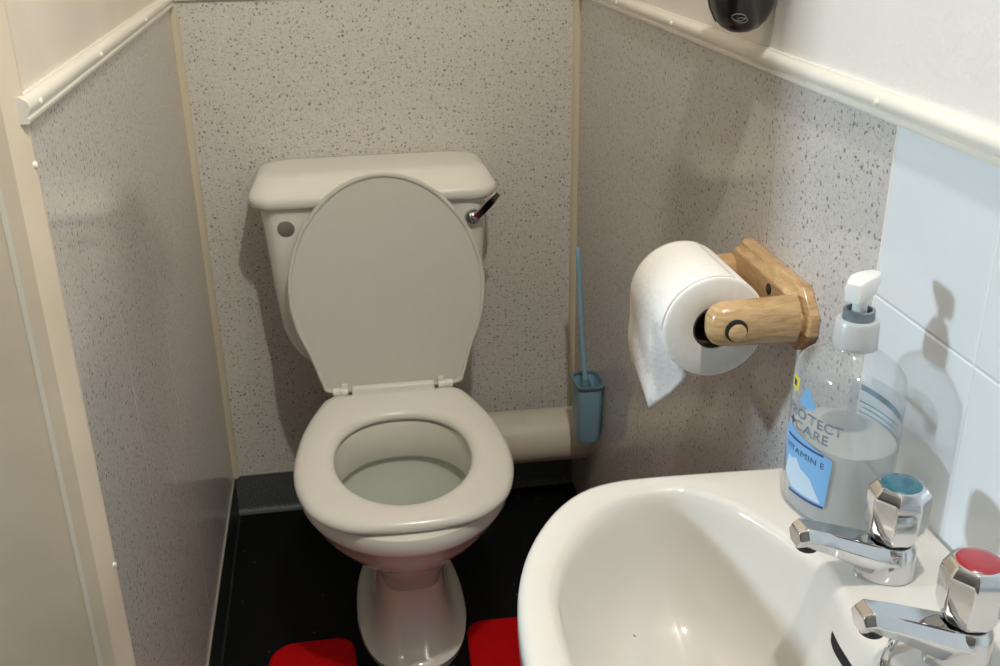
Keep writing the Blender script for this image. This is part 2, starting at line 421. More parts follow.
# ------------------------------------------------------------------ toilet
TX = .3505
toilet = thing('toilet', 'white close-coupled toilet with raised lid on the black floor', 'toilet', (TX, -.35, 0))
bm = bmesh.new()
N = 72
outer = [  # z, hw, yfront, yback, ymid, nb
    (0.000, .103, -.610, -.20, -.43, 2.6), (0.004, .105, -.614, -.20, -.43, 2.6), (0.014, .105, -.614, -.20, -.43, 2.6), (0.022, .101, -.610, -.20, -.43, 2.6),
    (0.028, .090, -.600, -.19, -.43, 2.7), (0.042, .078, -.582, -.18, -.42, 2.8), (0.065, .070, -.556, -.17, -.41, 2.9), (0.100, .066, -.542, -.16, -.40, 3.0), (0.150, .066, -.540, -.16, -.40, 2.8), (0.185, .072, -.556, -.16, -.42, 2.6),
    (0.215, .090, -.590, -.17, -.46, 2.4), (0.250, .116, -.636, -.18, -.50, 2.3), (0.290, .139, -.678, -.20, -.525, 2.4), (0.330, .160, -.719, -.22, -.53, 2.5),
    (0.358, .1705, -.739, -.24, -.53, 2.5), (0.367, .177, -.754, -.25, -.53, 2.5), (0.373, .1795, -.758, -.255, -.53, 2.5), (0.392, .181, -.759, -.26, -.53, 2.5),
    (0.399, .179, -.757, -.262, -.53, 2.5), (0.402, .173, -.750, -.268, -.53, 2.5)]
inner = [(0.402, .130, -.690, -.372, -.535, 2.2), (0.399, .124, -.683, -.380, -.535, 2.2), (0.390, .122, -.680, -.383, -.535, 2.2), (0.330, .122, -.676, -.380, -.535, 2.2),
         (0.322, .126, -.680, -.374, -.535, 2.2), (0.318, .136, -.690, -.364, -.535, 2.2)]
deep = [(0.305, .130, -.680, -.368, -.53, 2.2), (0.270, .112, -.650, -.380, -.53, 2.1), (0.225, .086, -.61, -.40, -.51, 2), (0.19, .062, -.58, -.43, -.50, 2), (0.15, .05, -.55, -.44, -.50, 2)]
rings = [egg(TX+(.004 if z < .2 else 0), hw, yf, yb, ym, z, nb, 3.0 if .04 < z < .16 else (2.5 if .02 < z < .19 else 2.0)) for z, hw, yf, yb, ym, nb in outer+inner+deep]
no, ni = len(outer), len(inner)
loft(bm, rings, mat=[0]*(no+ni-1)+[1]*len(deep))
# shelf behind the bowl that carries the cistern
loft(bm, [rrect(TX, -.165, hx, .135, .03, z) for z, hx in ((.17, .06), (.25, .075), (.33, .095), (.37, .108), (.392, .112), (.40, .108))])
pan = mesh_obj('pan', bm, [M['ceramic'], M['bowl']], toilet, angle=40)
for sx, y in ((-1, -.455), (1, -.44)):
    b2 = bmesh.new(); lathe(b2, (TX+.004+sx*.087, y, .0205), (0, 0, 1), [(0, .006), (.0045, .006), (.006, .004)], 14)
    mesh_obj('bolt_hole_cap', b2, M['dark'], pan)['label'] = 'dark bolt cap on the foot'
bm = bmesh.new(); lathe(bm, (TX, -.50, .235), (0, 0, 1), [(0, .088), (.001, .088)], 40); mesh_obj('water', bm, M['water'], pan)
# seat ring
bm = bmesh.new()
so = dict(nb=3.1, nf=2.0)
SC2 = Vector((TX, -.53)); SANG = [2*pi*k/96 for k in range(96)]
_h = [(0, -.293), (.06, -.293), (.110, -.2945), (.128, -.306), (.150, -.360), (.1705, -.435), (.182, -.53), (.177, -.61), (.152, -.684), (.103, -.731), (.052, -.7445), (0, -.7475)]
seat_out = polar([Vector((p.x, p.y)) for p in catmull([Vector((TX+x, y, 0)) for x, y in _h]+[Vector((TX-x, y, 0)) for x, y in _h[-2:0:-1]], 8)], SC2, SANG)
seat_in = polar([Vector((p.x, p.y)) for p in egg(TX, .115, -.686, -.386, -.530, 0, 2.25, 2.0, 160)], SC2, SANG)
def sring(z, ins_o=None, ins_i=None):
    src, d = (seat_out, -ins_o) if ins_o is not None else (seat_in, ins_i)
    return [Vector((*(SC2+(p-SC2)*(1+d/(p-SC2).length)), z)) for p in src]
seq = [sring(.405, ins_i=.004), sring(.405, ins_o=.004), sring(.409, ins_o=0), sring(.415, ins_o=0), sring(.421, ins_o=.004), sring(.4245, ins_o=.011), sring(.4262, ins_o=.025),
       sring(.4255, ins_i=.022), sring(.4235, ins_i=.010), sring(.419, ins_i=.003), sring(.413, ins_i=0), sring(.408, ins_i=.001)]
loft(bm, seq+[seq[0]], False, False)
bmesh.ops.remove_doubles(bm, verts=bm.verts, dist=1e-5)
seat = mesh_obj('seat', bm, M['seat'], toilet, angle=60)
mesh_obj('hinge_bar', boxbm(TX-.078, TX+.078, -.3055, -.2900, .412, .4375), M['seat'], seat, bevel=.003, seg=3)
for x in (TX-.099, TX+.099):
    b2 = bmesh.new()
    sg = 1 if x > TX else -1
    lathe(b2, (x-.014, -.2985, .4305), (1, 0, 0), [(0, .0072), (.0005, .0078), (.0125, .0078), (.013, .0066), (.0145, .0066), (.015, .0078), (.0275, .0078), (.028, .0072)], 20)
    box(b2, x-.010, x+.009, -.304, -.290, .404, .430)
    box(b2, x-sg*.0085-.005, x-sg*.0085+.005, -.303, -.296, .430, .446)
    mesh_obj('hinge', b2, M['seat'], seat, bevel=.0015)
# raised lid leaning on the cistern
bm = bmesh.new()
base = Vector((TX+.0025, -.291, .4235)); dr = Vector((0, .080, .396)).normalized(); nr = Vector((0, -dr.z, dr.y)); L = .405
lidpts = [(0, .0), (.07, .0), (.124, .002), (.136, .020), (.152, .070), (.174, .125), (.1835, .185), (.178, .245), (.153, .310), (.109, .364), (.058, .397), (0, .409)]
half = [(x, s) for x, s in lidpts]
full = half+[(-x, s) for x, s in half[-2:0:-1]]
pl = [p for p in catmull([Vector(p) for p in full], 6)]
cc = Vector((0, .2))
def lring(scale, off, ins=0):
    out = []
    for p in pl:
        d = (p-cc); q = cc+d*(1-ins/d.length)
        out.append(base+Vector((q.x, 0, 0))+dr*q.y+nr*off)
    return out
loft(bm, [lring(1, -.008, .012), lring(1, -.005, .003), lring(1, 0, 0), lring(1, .004, .0015), lring(1, .0055, .004), lring(1, .0045, .0075), lring(1, .001, .009), lring(1, .001, .03)], angle if False else True, True)
lid = mesh_obj('seat_lid', bm, M['lid'], toilet, angle=28)
# cistern
CX = .3425
bm = bmesh.new()
loft(bm, [rrect(CX, -.098, hx, hy, r, z, 8) for z, hx, hy, r in ((.400, .120, .060, .03), (.412, .135, .070, .035), (.435, .152, .082, .04), (.455, .168, .094, .04), (.48, .184, .091, .04), (.51, .194, .0925, .04), (.60, .202, .094, .04), (.70, .209, .095, .04), (.768, .2135, .0955, .04))])
cist = mesh_obj('cistern', bm, M['ceramic'], toilet, angle=50)
bm = bmesh.new()
loft(bm, [rrect(CX, cy, hx, hy, .045, z, 10) for z, hx, hy, cy in ((.766, .225, .096, -.104), (.763, .2285, .1, -.104), (.766, .231, .1025, -.104), (.778, .232, .1035, -.104), (.784, .2305, .102, -.103), (.790, .226, .0965, -.099), (.800, .220, .0865, -.092), (.808, .213, .078, -.086), (.811, .203, .068, -.082), (.8125, .185, .05, -.080))])
mesh_obj('cistern_lid', bm, M['ceramic'], cist, angle=70)
bm = bmesh.new(); lathe(bm, (CX-.167, -.1895, .722), (0, -1, 0), [(-.004, .0165), (.003, .0165), (.0045, .014)], 28)
mesh_obj('blanking_plug', bm, M['plug_cap'], cist)['label'] = 'grey round plug on the cistern front'
bm = bmesh.new()
LP = Vector((CX+.181, -.190, .724))
lathe(bm, LP, (0, -1, 0), [(-.004, .0165), (.004, .0165), (.010, .014), (.016, .009), (.018, .004)], 28)
a = [LP+Vector((-.002, -.012, -.004)), LP+Vector((.012, -.018, .010)), LP+Vector((.028, -.026, .030)), LP+Vector((.046, -.032, .052))]
rgs = []
for i, (p, wd) in enumerate(zip(a, (.006, .008, .0085, .006))):
    s = Vector((.55, .25, -.62)).normalized()*wd; t_ = Vector((0, -1, -.3)).normalized()*.0022
    rgs.append([p+s+t_, p-s+t_, p-s-t_, p+s-t_])
loft(bm, rgs)
mesh_obj('flush_lever', bm, M['chrome'], cist, bevel=.001)['label'] = 'chrome flush lever'

# soil pipe
PP = thing('soil_pipe', 'fat cream soil pipe running from the toilet to the right wall', 'pipe', (TX+.2, -.115, .13))
bm = bmesh.new(); tube(bm, [(TX+.08, -.115, .196), (TX+.30, -.115, .194), (W-.002, -.115, .192)], .058, 40); mesh_obj('pipe_run', bm, M['pipe'], PP)

# red pedestal mat
def mat_outline():
    x0, x1, y1, y0 = .086, .625, -.490, -1.05
    cx0, cx1, yc = TX-.108, TX+.100, -.60
    def arc(cx, cy, r, a0, a1, n=8): return [(cx+r*cos(radians(a0+(a1-a0)*k/n)), cy+r*sin(radians(a0+(a1-a0)*k/n))) for k in range(n+1)]
    o = arc(x0+.06, y0+.06, .06, 270, 180)+arc(x0+.05, y1-.05, .05, 180, 90)+arc(cx0-.035, y1-.035, .035, 90, 10)
    o += [(cx0+.004, yc)]+arc(TX-.004, yc-.01, .106, 175, 365, 16)[1:-1]+[(cx1-.004, yc)]
    o += arc(cx1+.035, y1-.033, .035, 170, 90)+arc(x1-.05, y1-.05, .05, 90, 0)+arc(x1-.06, y0+.06, .06, 0, -90)
    return o
mo = mat_outline()
bm = bmesh.new()
mv = [bm.verts.new((x, y, .002)) for x, y in mo]
f = bm.faces.new(mv)
ex = bmesh.ops.extrude_face_region(bm, geom=[f]); bmesh.ops.translate(bm, vec=(0, 0, .016), verts=[g for g in ex['geom'] if isinstance(g, bmesh.types.BMVert)])
pm = mesh_obj('pedestal_mat', bm, M['red_mat'], bevel=.007, seg=3, angle=50)
tag(pm, 'bright red pedestal bath mat curving round the foot of the toilet', 'bath mat')

# ------------------------------------------------------------------ toilet brush
bx, by = .7425, -.243
HB = thing('brush_holder', 'blue plastic toilet brush holder fixed low on the right wall', 'brush holder', (W-.002, by, .25))
bm = bmesh.new()
def cupring(z, hx, hy, r): return rrect(bx, by, hx, hy, r, z, 5)
loft(bm, [cupring(.249, .012, .016, .008), cupring(.252, .020, .028, .012), cupring(.262, .024, .033, .014), cupring(.365, .0255, .036, .014), cupring(.378, .0265, .037, .014),
          cupring(.378, .0235, .034, .012), cupring(.33, .022, .032, .012)])
mesh_obj('cup', bm, M['blue'], HB, angle=45)
bm = bmesh.new()
loft(bm, [cupring(.375, .027, .0375, .014), cupring(.380, .029, .040, .015), cupring(.384, .029, .040, .015), cupring(.384, .0235, .034, .012), cupring(.375, .0235, .034, .012)], False, False)
mesh_obj('rim_tray', bm, M['slate'], HB, angle=45)
mesh_obj('wall_bracket', boxbm(W-.0045, W-.0015, by-.02, by+.02, .285, .384), M['slate'], HB, bevel=.001)
TB = thing('toilet_brush', 'thin blue toilet brush handle standing upright in the wall holder', 'toilet brush', (bx, by, .34))
bm = bmesh.new()
tube(bm, [(bx-.004, by, .375), (bx-.012, by+.01, .50), (bx-.018, by+.02, .63), (bx-.0195, by+.0225, .655), (bx-.0197, by+.023, .659)], [.0055, .0052, .005, .005, .0025], 14)
mesh_obj('handle', bm, M['blue'], TB)
bm = bmesh.new(); lathe(bm, (bx-.003, by, .362), (-.05, .07, 1), [(0, .012), (.010, .012), (.016, .009), (.024, .006)], 20); mesh_obj('collar', bm, M['slate'], TB)

# ------------------------------------------------------------------ toilet roll and its wooden holder
PZ = .870
WH = thing('toilet_roll_holder', 'varnished oak toilet roll holder with two arms on the right wall', 'toilet roll holder', (W, -1.017, PZ))
def octa(x, y0, y1, z0, z1, c):
    return [Vector((x, y, z)) for y, z in ((y0+c, z0), (y1-c, z0), (y1, z0+c), (y1, z1-c), (y1-c, z1), (y0+c, z1), (y0, z1-c), (y0, z0+c))]
y0, y1 = -1.120, -.900
bm = bmesh.new()
loft(bm, [octa(W-.0015, y0, y1, PZ-.041, PZ+.034, .027), octa(W-.012, y0, y1, PZ-.041, PZ+.034, .027), octa(W-.016, y0+.005, y1-.005, PZ-.036, PZ+.030, .024),
          octa(W-.016, y0+.008, y1-.008, PZ-.033, PZ+.0275, .023), octa(W-.023, y0+.009, y1-.009, PZ-.032, PZ+.0265, .023), octa(W-.026, y0+.012, y1-.012, PZ-.029, PZ+.0235, .022)])
mesh_obj('backplate', bm, M['wood'], WH, angle=20, bevel=.0012)
SX = .675          # spindle x
for ya in (-1.098, -.926):
    bm = bmesh.new()
    x_end = .640
    # rounded bar, oval section, domed end
    rg = []; slim = 1 if ya < -1 else .72
    for x, s in ((W-.022, 1.06), (.72, 1.04), (.69, 1.02), (.675, 1.0), (.666, .95), (.659, .82), (.6545, .58), (.6525, .25)):
        rg.append([Vector((x, ya+.0185*s*spow(cos(2*pi*k/28), .85), PZ-.004*(1-slim)/.28+.0245*slim*s*spow(sin(2*pi*k/28), .85))) for k in range(28)])
    loft(bm, rg)
    arm = mesh_obj('arm', bm, M['wood'], WH, angle=50)
    if ya < -1.0:
        b2 = bmesh.new(); lathe(b2, (SX+.004, ya-.0155, PZ-.001), (0, -1, 0), [(0, .0125), (.0040, .0125)], 24); lathe(b2, (SX+.004, ya-.0155, PZ-.001), (0, -1, 0), [(0, .009), (.0041, .009)], 24)
        mesh_obj('knob_hole', b2, M['dark'], arm)
        b2 = bmesh.new(); lathe(b2, (SX+.005, ya-.0155, PZ-.003), (0, -1, 0), [(0, .0098), (.005, .0098), (.0065, .008), (.007, .004)], 24)
        mesh_obj('spindle_knob', b2, M['wood'], arm)
bm = bmesh.new(); tube(bm, [(SX, -1.088, PZ), (SX, -.936, PZ)], .0095, 20); mesh_obj('spindle', bm, M['wood'], WH)
bm = bmesh.new(); lathe(bm, (W-.0255, -1.040, PZ+.012), (-1, 0, 0), [(-.001, .0065), (.0012, .0065), (.002, .005)], 18); mesh_obj('screw', bm, M['dark'], WH)
# the roll
RX, RZc, RR, RC = SX-.004, PZ-.0135, .0582, .0240
ra, rb = -1.0775, -.950
TR = thing('toilet_roll', 'white toilet roll hanging on the oak holder with a torn loose sheet', 'toilet roll', (RX, (ra+rb)/2, RZc))
bm = bmesh.new()
def circ(y, r, n=64): return [Vector((RX+r*cos(2*pi*k/n), y, RZc+r*sin(2*pi*k/n))) for k in range(n)]
loft(bm, [circ(ra+.001, RC+.0008), circ(ra, RC+.004), circ(ra, RR-.003), circ(ra+.0012, RR-.0006), circ(ra+.004, RR), circ(rb-.004, RR), circ(rb-.001, RR-.0006), circ(rb, RR-.003), circ(rb, RC+.004), circ(rb-.001, RC+.0008), circ(ra+.001, RC+.0008)],
     False, False, mat=[1, 1, 0, 0, 0, 0, 0, 1, 1, 1])
bmesh.ops.remove_doubles(bm, verts=bm.verts, dist=1e-6)
roll = mesh_obj('paper_roll', bm, [M['paper'], M['paperside']], TR, angle=40)
bm = bmesh.new()
loft(bm, [circ(ra+.001, RC), circ(rb-.001, RC), circ(rb-.001, RC-.0012), circ(ra+.001, RC-.0012), circ(ra+.001, RC)], False, False)
bmesh.ops.remove_doubles(bm, verts=bm.verts, dist=1e-6)
mesh_obj('cardboard_core', bm, M['card'], TR, angle=40)
# loose sheet: leaves the roll at the upper left and hangs down with a slanted torn edge
bm = bmesh.new()
nu, nv = 34, 20
grid = []
a0 = pi*.5-.35; arc_len = RR*(pi-a0)
for i in range(nu+1):
    row = []
    for j in range(nv+1):
        v = j/nv; y = ra+.0038+(rb-ra-.0076)*v
        tip = .30
        drop = (.114-.058*(1-v/tip)**1.1 if v < tip else .114-.024*(v-tip)/(1-tip)) + .0012*sin(v*47)
        l = (i/nu)*(arc_len+drop)
        if l < arc_len:
            a = a0+(pi-a0)*(l/arc_len); off = .0002+.0012*min(1, l/arc_len)
            px, pz = RX+(RR+off)*cos(a), RZc+(RR+off)*sin(a)
        else:
            h = l-arc_len; hh = h/.098
            fold = max(0, (tip-v)/tip)
            px = RX-(RR+.0014)+.034*fold*min(1,hh*1.6)**.8+.003*hh*hh+.0025*sin(hh*9+v*6)*hh
            pz = RZc-h
        row.append(bm.verts.new((px, y, pz)))
    grid.append(row)
for i in range(nu):
    for j in range(nv): bm.faces.new((grid[i][j], grid[i+1][j], grid[i+1][j+1], grid[i][j+1]))
sh = mesh_obj('loose_sheet', bm, M['paper'], TR, angle=80)
so_ = sh.modifiers.new('thick', 'SOLIDIFY'); so_.thickness = .0006; so_.offset = 1

# ------------------------------------------------------------------ washbasin
BY = -1.478; BZ = .783
basin = thing('washbasin', 'white ceramic washbasin mounted on the right wall below the tiles', 'washbasin', (W-.15, BY, .62))
C2 = Vector((.545, BY))
def sym(pts): return [Vector((W-u, BY+v)) for u, v in pts]+[Vector((W-u, BY-v)) for u, v in reversed(pts) if v > 1e-6]
po = sym([(.384, 0), (.381, .05), (.374, .093), (.361, .134), (.340, .174), (.315, .207), (.290, .227), (.262, .237), (.228, .2395), (.16, .237), (.09, .233), (.003, .226)])
pi_ = sym([(.3495, 0), (.3485, .045), (.343, .085), (.325, .128), (.294, .172), (.255, .201), (.222, .209), (.192, .203), (.165, .178), (.147, .145), (.132, .107), (.1225, .075), (.124, .045), (.129, .018), (.130, 0)])
NA = 128
ang = [2*pi*k/NA for k in range(NA)]
def densify(pts):  # keep the straight wall edge of the outline, round everything else
    c = catmull([Vector((p.x, p.y, 0)) for p in pts], 6)
    return [Vector((min(p.x, W-.003), p.y)) for p in c]
O = polar(densify(po), C2, ang)
I = polar(densify(pi_), C2, ang)
D2 = Vector((.535, BY))
def v3(ps, z): return [Vector((p.x, p.y, z)) for p in ps]
def inset(ps, d):
    out = []
    for k, p in enumerate(ps):
        t = (ps[(k+1) % NA]-ps[k-1]).normalized(); nrm = Vector((-t.y, t.x)); q = p+nrm*d
        out.append(q)
    return out
def toward(ps, c, s): return [c+(p-c)*s for p in ps]
rings = [v3(toward(O, C2, .25), .585), v3(toward(O, C2, .55), .600), v3(toward(O, C2, .80), .645), v3(toward(O, C2, .92), .695), v3(toward(O, C2, .965), .735),
         v3(inset(O, .004), .752), v3(O, .757), v3(O, .772), v3(inset(O, .0015), .778), v3(inset(O, .005), .7815), v3(inset(O, .010), BZ)]
rings += [v3(inset(I, -.008), BZ), v3(inset(I, -.004), BZ-.001), v3(I, BZ-.005)]
prof = [(.985, BZ-.013), (.968, BZ-.030), (.94, BZ-.055), (.90, BZ-.080), (.83, BZ-.102), (.72, BZ-.119), (.55, BZ-.130), (.35, BZ-.136), (.18, BZ-.139), (.09, BZ-.141)]
rings += [v3(toward(I, C2.lerp(D2, 1-s), s), z) for s, z in prof]
for r in rings:
    for p in r: p.x = min(p.x, W-.003)
bm = bmesh.new(); loft(bm, rings)
bowl = mesh_obj('bowl', bm, M['basin'], basin, angle=60)
# geometry of the bowl in world space, used to seat the overflow on its surface
bmw = bmesh.new(); loft(bmw, rings[11:], False, False); bvh = BVHTree.FromBMesh(bmw); bmw.free()
bm = bmesh.new()
sl = []
for k in range(13):
    t = -1+2*k/12; z = .752-.002*t*t
    h, nn, _, _ = bvh.ray_cast(Vector((.545, BY+.008+.026*t, z)), Vector((1, 0, 0)))
    if h: sl.append((h, nn))
half_h = .0085
rg = []
for k, (h, nn) in enumerate(sl):
    t = -1+2*k/(len(sl)-1); hh = half_h*sqrt(max(.05, 1-t*t*t*t)); nn = nn if nn.x < 0 else -nn
    up = Vector((.35, 0, 1)).normalized()
    rg.append([h+up*hh+nn*.0006, h-up*hh+nn*.0006, h-up*hh-nn*.003, h+up*hh-nn*.003])
loft(bm, rg)
mesh_obj('overflow_slot', bm, M['dark'], basin)['label'] = 'dark overflow slot'
bm = bmesh.new(); lathe(bm, (D2.x+.01, BY, BZ-.142), (0, 0, 1), [(0, .022), (.003, .0215), (.0035, .018), (.001, .016)], 32); mesh_obj('waste_outlet', bm, M['chrome'], basin)
h, nn, _, _ = bvh.ray_cast(Vector((.515, -1.33, 1)), Vector((0, 0, -1)))
bm = bmesh.new(); tube(bm, [h+nn*.0004+Vector((-.0012, .001, .0004)), h+nn*.0005, h+nn*.0004+Vector((.0008, -.0014, -.0004))], [.0004, .0007, .0004], 8)
mesh_obj('dirt_speck', bm, M['speck'], basin)['label'] = 'tiny brown speck of dirt in the bowl'
# chain of the plug, from its eye on the deck over the edge into the bowl
bm = bmesh.new()
ch = [Vector((.676, -1.486, BZ+.003)), Vector((.664, -1.496, BZ+.004)), Vector((.653, -1.506, BZ+.003)), Vector((.643, -1.515, BZ-.004)), Vector((.636, -1.522, BZ-.022)), Vector((.629, -1.527, BZ-.046)), Vector((.617, -1.530, BZ-.072)), Vector((.602, -1.530, BZ-.093))]
for k, (p, q) in enumerate(zip(ch, ch[1:])):
    d = (q-p).normalized(); s = Vector((0, 1, 0)) if k % 2 else d.cross(Vector((0, 1, 0))).normalized()
    c = (p+q)/2; hl = (q-p).length*.5+.003; wd = .0032
    loop = [c+d*hl*cos(2*pi*j/14)+s*wd*sin(2*pi*j/14) for j in range(14)]
    rr_ = []
    for j in range(15):
        pt = loop[j % 14]; tn = (loop[(j+1) % 14]-loop[j-1]).normalized(); a_ = tn.cross(d.cross(s)).normalized(); b_ = d.cross(s).normalized()
        rr_.append([pt+(a_*cos(2*pi*m/6)+b_*sin(2*pi*m/6))*.0009 for m in range(6)])
    loft(bm, rr_, False, False)
mesh_obj('plug_chain', bm, M['chrome'], basin)['label'] = 'chrome plug chain'
bm = bmesh.new(); lathe(bm, (.678, -1.485, BZ-.001), (0, 0, 1), [(0, .0085), (.003, .008), (.005, .004)], 20); mesh_obj('chain_stay', bm, M['chrome'], basin)

# ------------------------------------------------------------------ taps
def tap(label, x, y, disc, hot):
    t = thing('pillar_tap', label, 'tap', (x, y, BZ), 'chrome pillar taps on the washbasin')
    bm = bmesh.new()
    # pedestal body with a keel towards the bowl
    def bodyring(z, r, nose):
        out = []
        for k in range(24):
            a = 2*pi*k/24; q = Vector((cos(a)*r, sin(a)*r))
            if q.x < 0: q = Vector((q.x*nose, q.y*(1-.35*(abs(cos(a))**1.5))))
            out.append(Vector((x+q.x, y+q.y, z)))
        return out
    loft(bm, [bodyring(BZ, .0205, 1.45), bodyring(BZ+.003, .0205, 1.45), bodyring(BZ+.010, .020, 1.4), bodyring(BZ+.026, .019, 1.15), bodyring(BZ+.031, .0165, 1.1)])
    # faceted spout rising slightly to its tip
    def hexr(px, pz, hw, hu, hd):
        return [Vector((px, y-hw, pz)), Vector((px, y-hw*.62, pz+hu)), Vector((px, y+hw*.62, pz+hu)), Vector((px, y+hw, pz)), Vector((px, y+hw*.55, pz-hd)), Vector((px, y-hw*.55, pz-hd))]
    loft(bm, [hexr(x+.004, BZ+.016, .0198, .012, .0155), hexr(x-.018, BZ+.024, .0185, .0105, .019), hexr(x-.055, BZ+.039, .0155, .009, .011), hexr(x-.078, BZ+.0475, .0135, .0085, .0095), hexr(x-.085, BZ+.046, .0115, .006, .0085)])
    body = mesh_obj('body', bm, M['chrome'], t, angle=25, bevel=.0012)
    b2 = bmesh.new(); lathe(b2, (x-.0735, y, BZ+.037), (0, 0, -1), [(-.003, .0085), (.004, .0085), (.0045, .006)], 20); mesh_obj('nozzle', b2, M['dark'], body)
    b2 = bmesh.new(); lathe(b2, (x, y, BZ+.030), (0, 0, 1), [(0, .0145), (.012, .0135)], 24); mesh_obj('neck', b2, M['dark'], body)
    b3 = bmesh.new()
    def oct_(z, r, fl):
        out = []
        for k in range(48):
            a = 2*pi*k/48+radians(12); ph = (k % 6)/6.0
            rr = r*(1-fl*(1-abs(2*ph-1))**1)      # eight shallow flats
            m_ = cos(pi/8)/cos(((a-radians(12)) % (pi/4))-pi/8)
            out.append(Vector((x+r*m_*cos(a), y+r*m_*sin(a), z)))
        return out
    HZ = BZ+.036
    loft(b3, [oct_(HZ-.002, .0165, 0), oct_(HZ, .0190, 0), oct_(HZ+.006, .0222, 0), oct_(HZ+.013, .0240, 0), oct_(HZ+.036, .0246, 0), oct_(HZ+.041, .0236, 0), oct_(HZ+.0455, .0200, 0), oct_(HZ+.0475, .0172, 0)])
    hd = mesh_obj('handle', b3, M['chrome'], t, angle=22, bevel=.0014, seg=2)
    b4 = bmesh.new(); lathe(b4, (x, y, HZ+.046), (0, 0, 1), [(-.002, .0158), (.0016, .0157), (.0024, .0145), (.0030, .009), (.0032, .003)], 36)
    dd = mesh_obj('indicator_disc', b4, disc, hd, angle=50); dd['label'] = 'red disc' if hot else 'blue disc'
tap('chrome tap with a blue disc on top, next to the soap bottle', .6975, -1.420, M['tap_blue'], False)
tap('chrome tap with a red disc on top, farther from the soap bottle', .699, -1.522, M['tap_red'], True)

# ------------------------------------------------------------------ soap bottle
SB = Vector((.6985, -1.320, BZ))
soap = thing('soap_bottle', 'clear pump bottle of milky hand soap with blue label on the washbasin corner', 'soap bottle', SB)
nx = Vector((-.97, -.243, 0)).normalized(); tx = Vector((-nx.y, nx.x, 0))
if tx.y > 0: tx = -tx               # reading direction of the front label
AA, BB = .0505, .0400
bprof = [(0.0005, .90), (.003, .96), (.008, .995), (.05, 1.0), (.118, 1.0), (.130, .985), (.139, .945), (.146, .87), (.152, .75), (.1565, .60), (.159, .47), (.161, .40)]
def bsurf(th, h, off=0.0):
    """point on the bottle: th=0 is the middle of the front label"""
    s = bprof[-1][1]
    for (h0, s0), (h1, s1) in zip(bprof, bprof[1:]):
        if h <= h1: t = (h-h0)/(h1-h0); s = s0+(s1-s0)*max(0, min(1, t)); break
    blend = max(0, min(1, (h-.135)/.024))**2
    a = AA*s*(1-blend)+.018*blend
    b = BB*s*(1-blend)+.018*blend
    e = 2/2.25
    return SB+nx*(spow(cos(th), e)*b+off*cos(th))+tx*(spow(sin(th), e)*a+off*sin(th))+Vector((0, 0, h))
hs = [0.0005, .003, .008, .02, .05, .08, .105, .112, .118, .124, .130, .135, .139, .143, .146, .149, .150, .152, .1545, .1565, .158, .159, .161]
bm = bmesh.new(); nb_ = 56
loft(bm, [[bsurf(2*pi*k/nb_, h) for k in range(nb_)] for h in hs])
shell = mesh_obj('bottle_shell', bm, M['shell'], soap, angle=60); shell['label'] = 'clear plastic bottle body'
bm = bmesh.new()
loft(bm, [[SB+(bsurf(2*pi*k/nb_, h)-SB-Vector((0, 0, h)))*.955+Vector((0, 0, h)) for k in range(nb_)] for h in (.003, .008, .02, .05, .074)])
mesh_obj('liquid_soap', bm, M['milky'], soap, angle=60)['label'] = 'milky white soap'
# printed label pieces, bent onto the bottle.  u: metres along the surface, v: height above the base
def th_of(u): return u/.046
def label_poly(name, pts, mat, parent, off=.0006, flip=False, nsub=10):
    bm = bmesh.new(); vs = [bm.verts.new((u, v, 0)) for u, v in pts]; bm.faces.new(vs)
    for ax in range(2):
        lo = min(p[ax] for p in pts); hi = max(p[ax] for p in pts); n = max(2, int((hi-lo)/.003))
        for k in range(1, n):
            co = [0, 0, 0]; co[ax] = lo+(hi-lo)*k/n; no_ = [0, 0, 0]; no_[ax] = 1
            bmesh.ops.bisect_plane(bm, geom=bm.verts[:]+bm.edges[:]+bm.faces[:], plane_co=co, plane_no=no_)
    base_th = pi if flip else 0
    for v in bm.verts: v.co = bsurf(base_th+th_of(v.co.x), v.co.y, off)
    return mesh_obj(name, bm, mat, parent)
def label_text(name, txt, u, v, size, mat, parent, off=.0009, bold=0.0, flip=False):
    cu = bpy.data.curves.new('txt', 'FONT'); cu.body = txt; cu.size = size; cu.align_x = 'CENTER'; cu.offset = bold; cu.space_character = 1.08
    ob = bpy.data.objects.new('txt', cu); COL.objects.link(ob)
    dg = bpy.context.evaluated_depsgraph_get(); me = bpy.data.meshes.new_from_object(ob.evaluated_get(dg))
    bpy.data.objects.remove(ob); bm = bmesh.new(); bm.from_mesh(me); bpy.data.meshes.remove(me)
    bmesh.ops.triangulate(bm, faces=bm.faces[:])
    base_th = pi if flip else 0
    for w in bm.verts: w.co = bsurf(base_th+th_of(u+w.co.x), v+w.co.y, off)
    return mesh_obj(name, bm, mat, parent, smooth=False)
DVL = .011
blue_pts = [(-.031, .064), (-.027, .042), (-.018, .022), (-.008, .010), (.024, .012), (.026, .050), (.026, .0585), (-.004, .066), (-.020, .070)]
up = lambda pts: [(u, v+DVL) for u, v in pts]
fl = label_poly('front_label', up(blue_pts), M['print_blue'], shell); fl['label'] = 'blue printed front label'
LB = shell
label_poly('label_wave', up([(-.021, .0235), (-.008, .0125), (.020, .0135), (.008, .032), (-.001, .036), (-.006, .043), (-.012, .040), (-.017, .042)]), M['print_pale'], LB, .0008)
label_poly('label_stripe', up([(-.012, .0075), (.023, .0095), (.023, .0120), (-.012, .0100)]), M['print_dark'], LB, .0008)
label_poly('label_drop', [(u+.007, v) for u, v in up([(-.010, .115), (-.017, .099), (-.015, .095), (-.009, .094), (-.003, .096), (-.002, .100)])], M['print_blue'], LB)
label_text('label_text', 'PROTECT', .003, .0825+DVL, .0125, M['print_grey'], LB, bold=.0003)
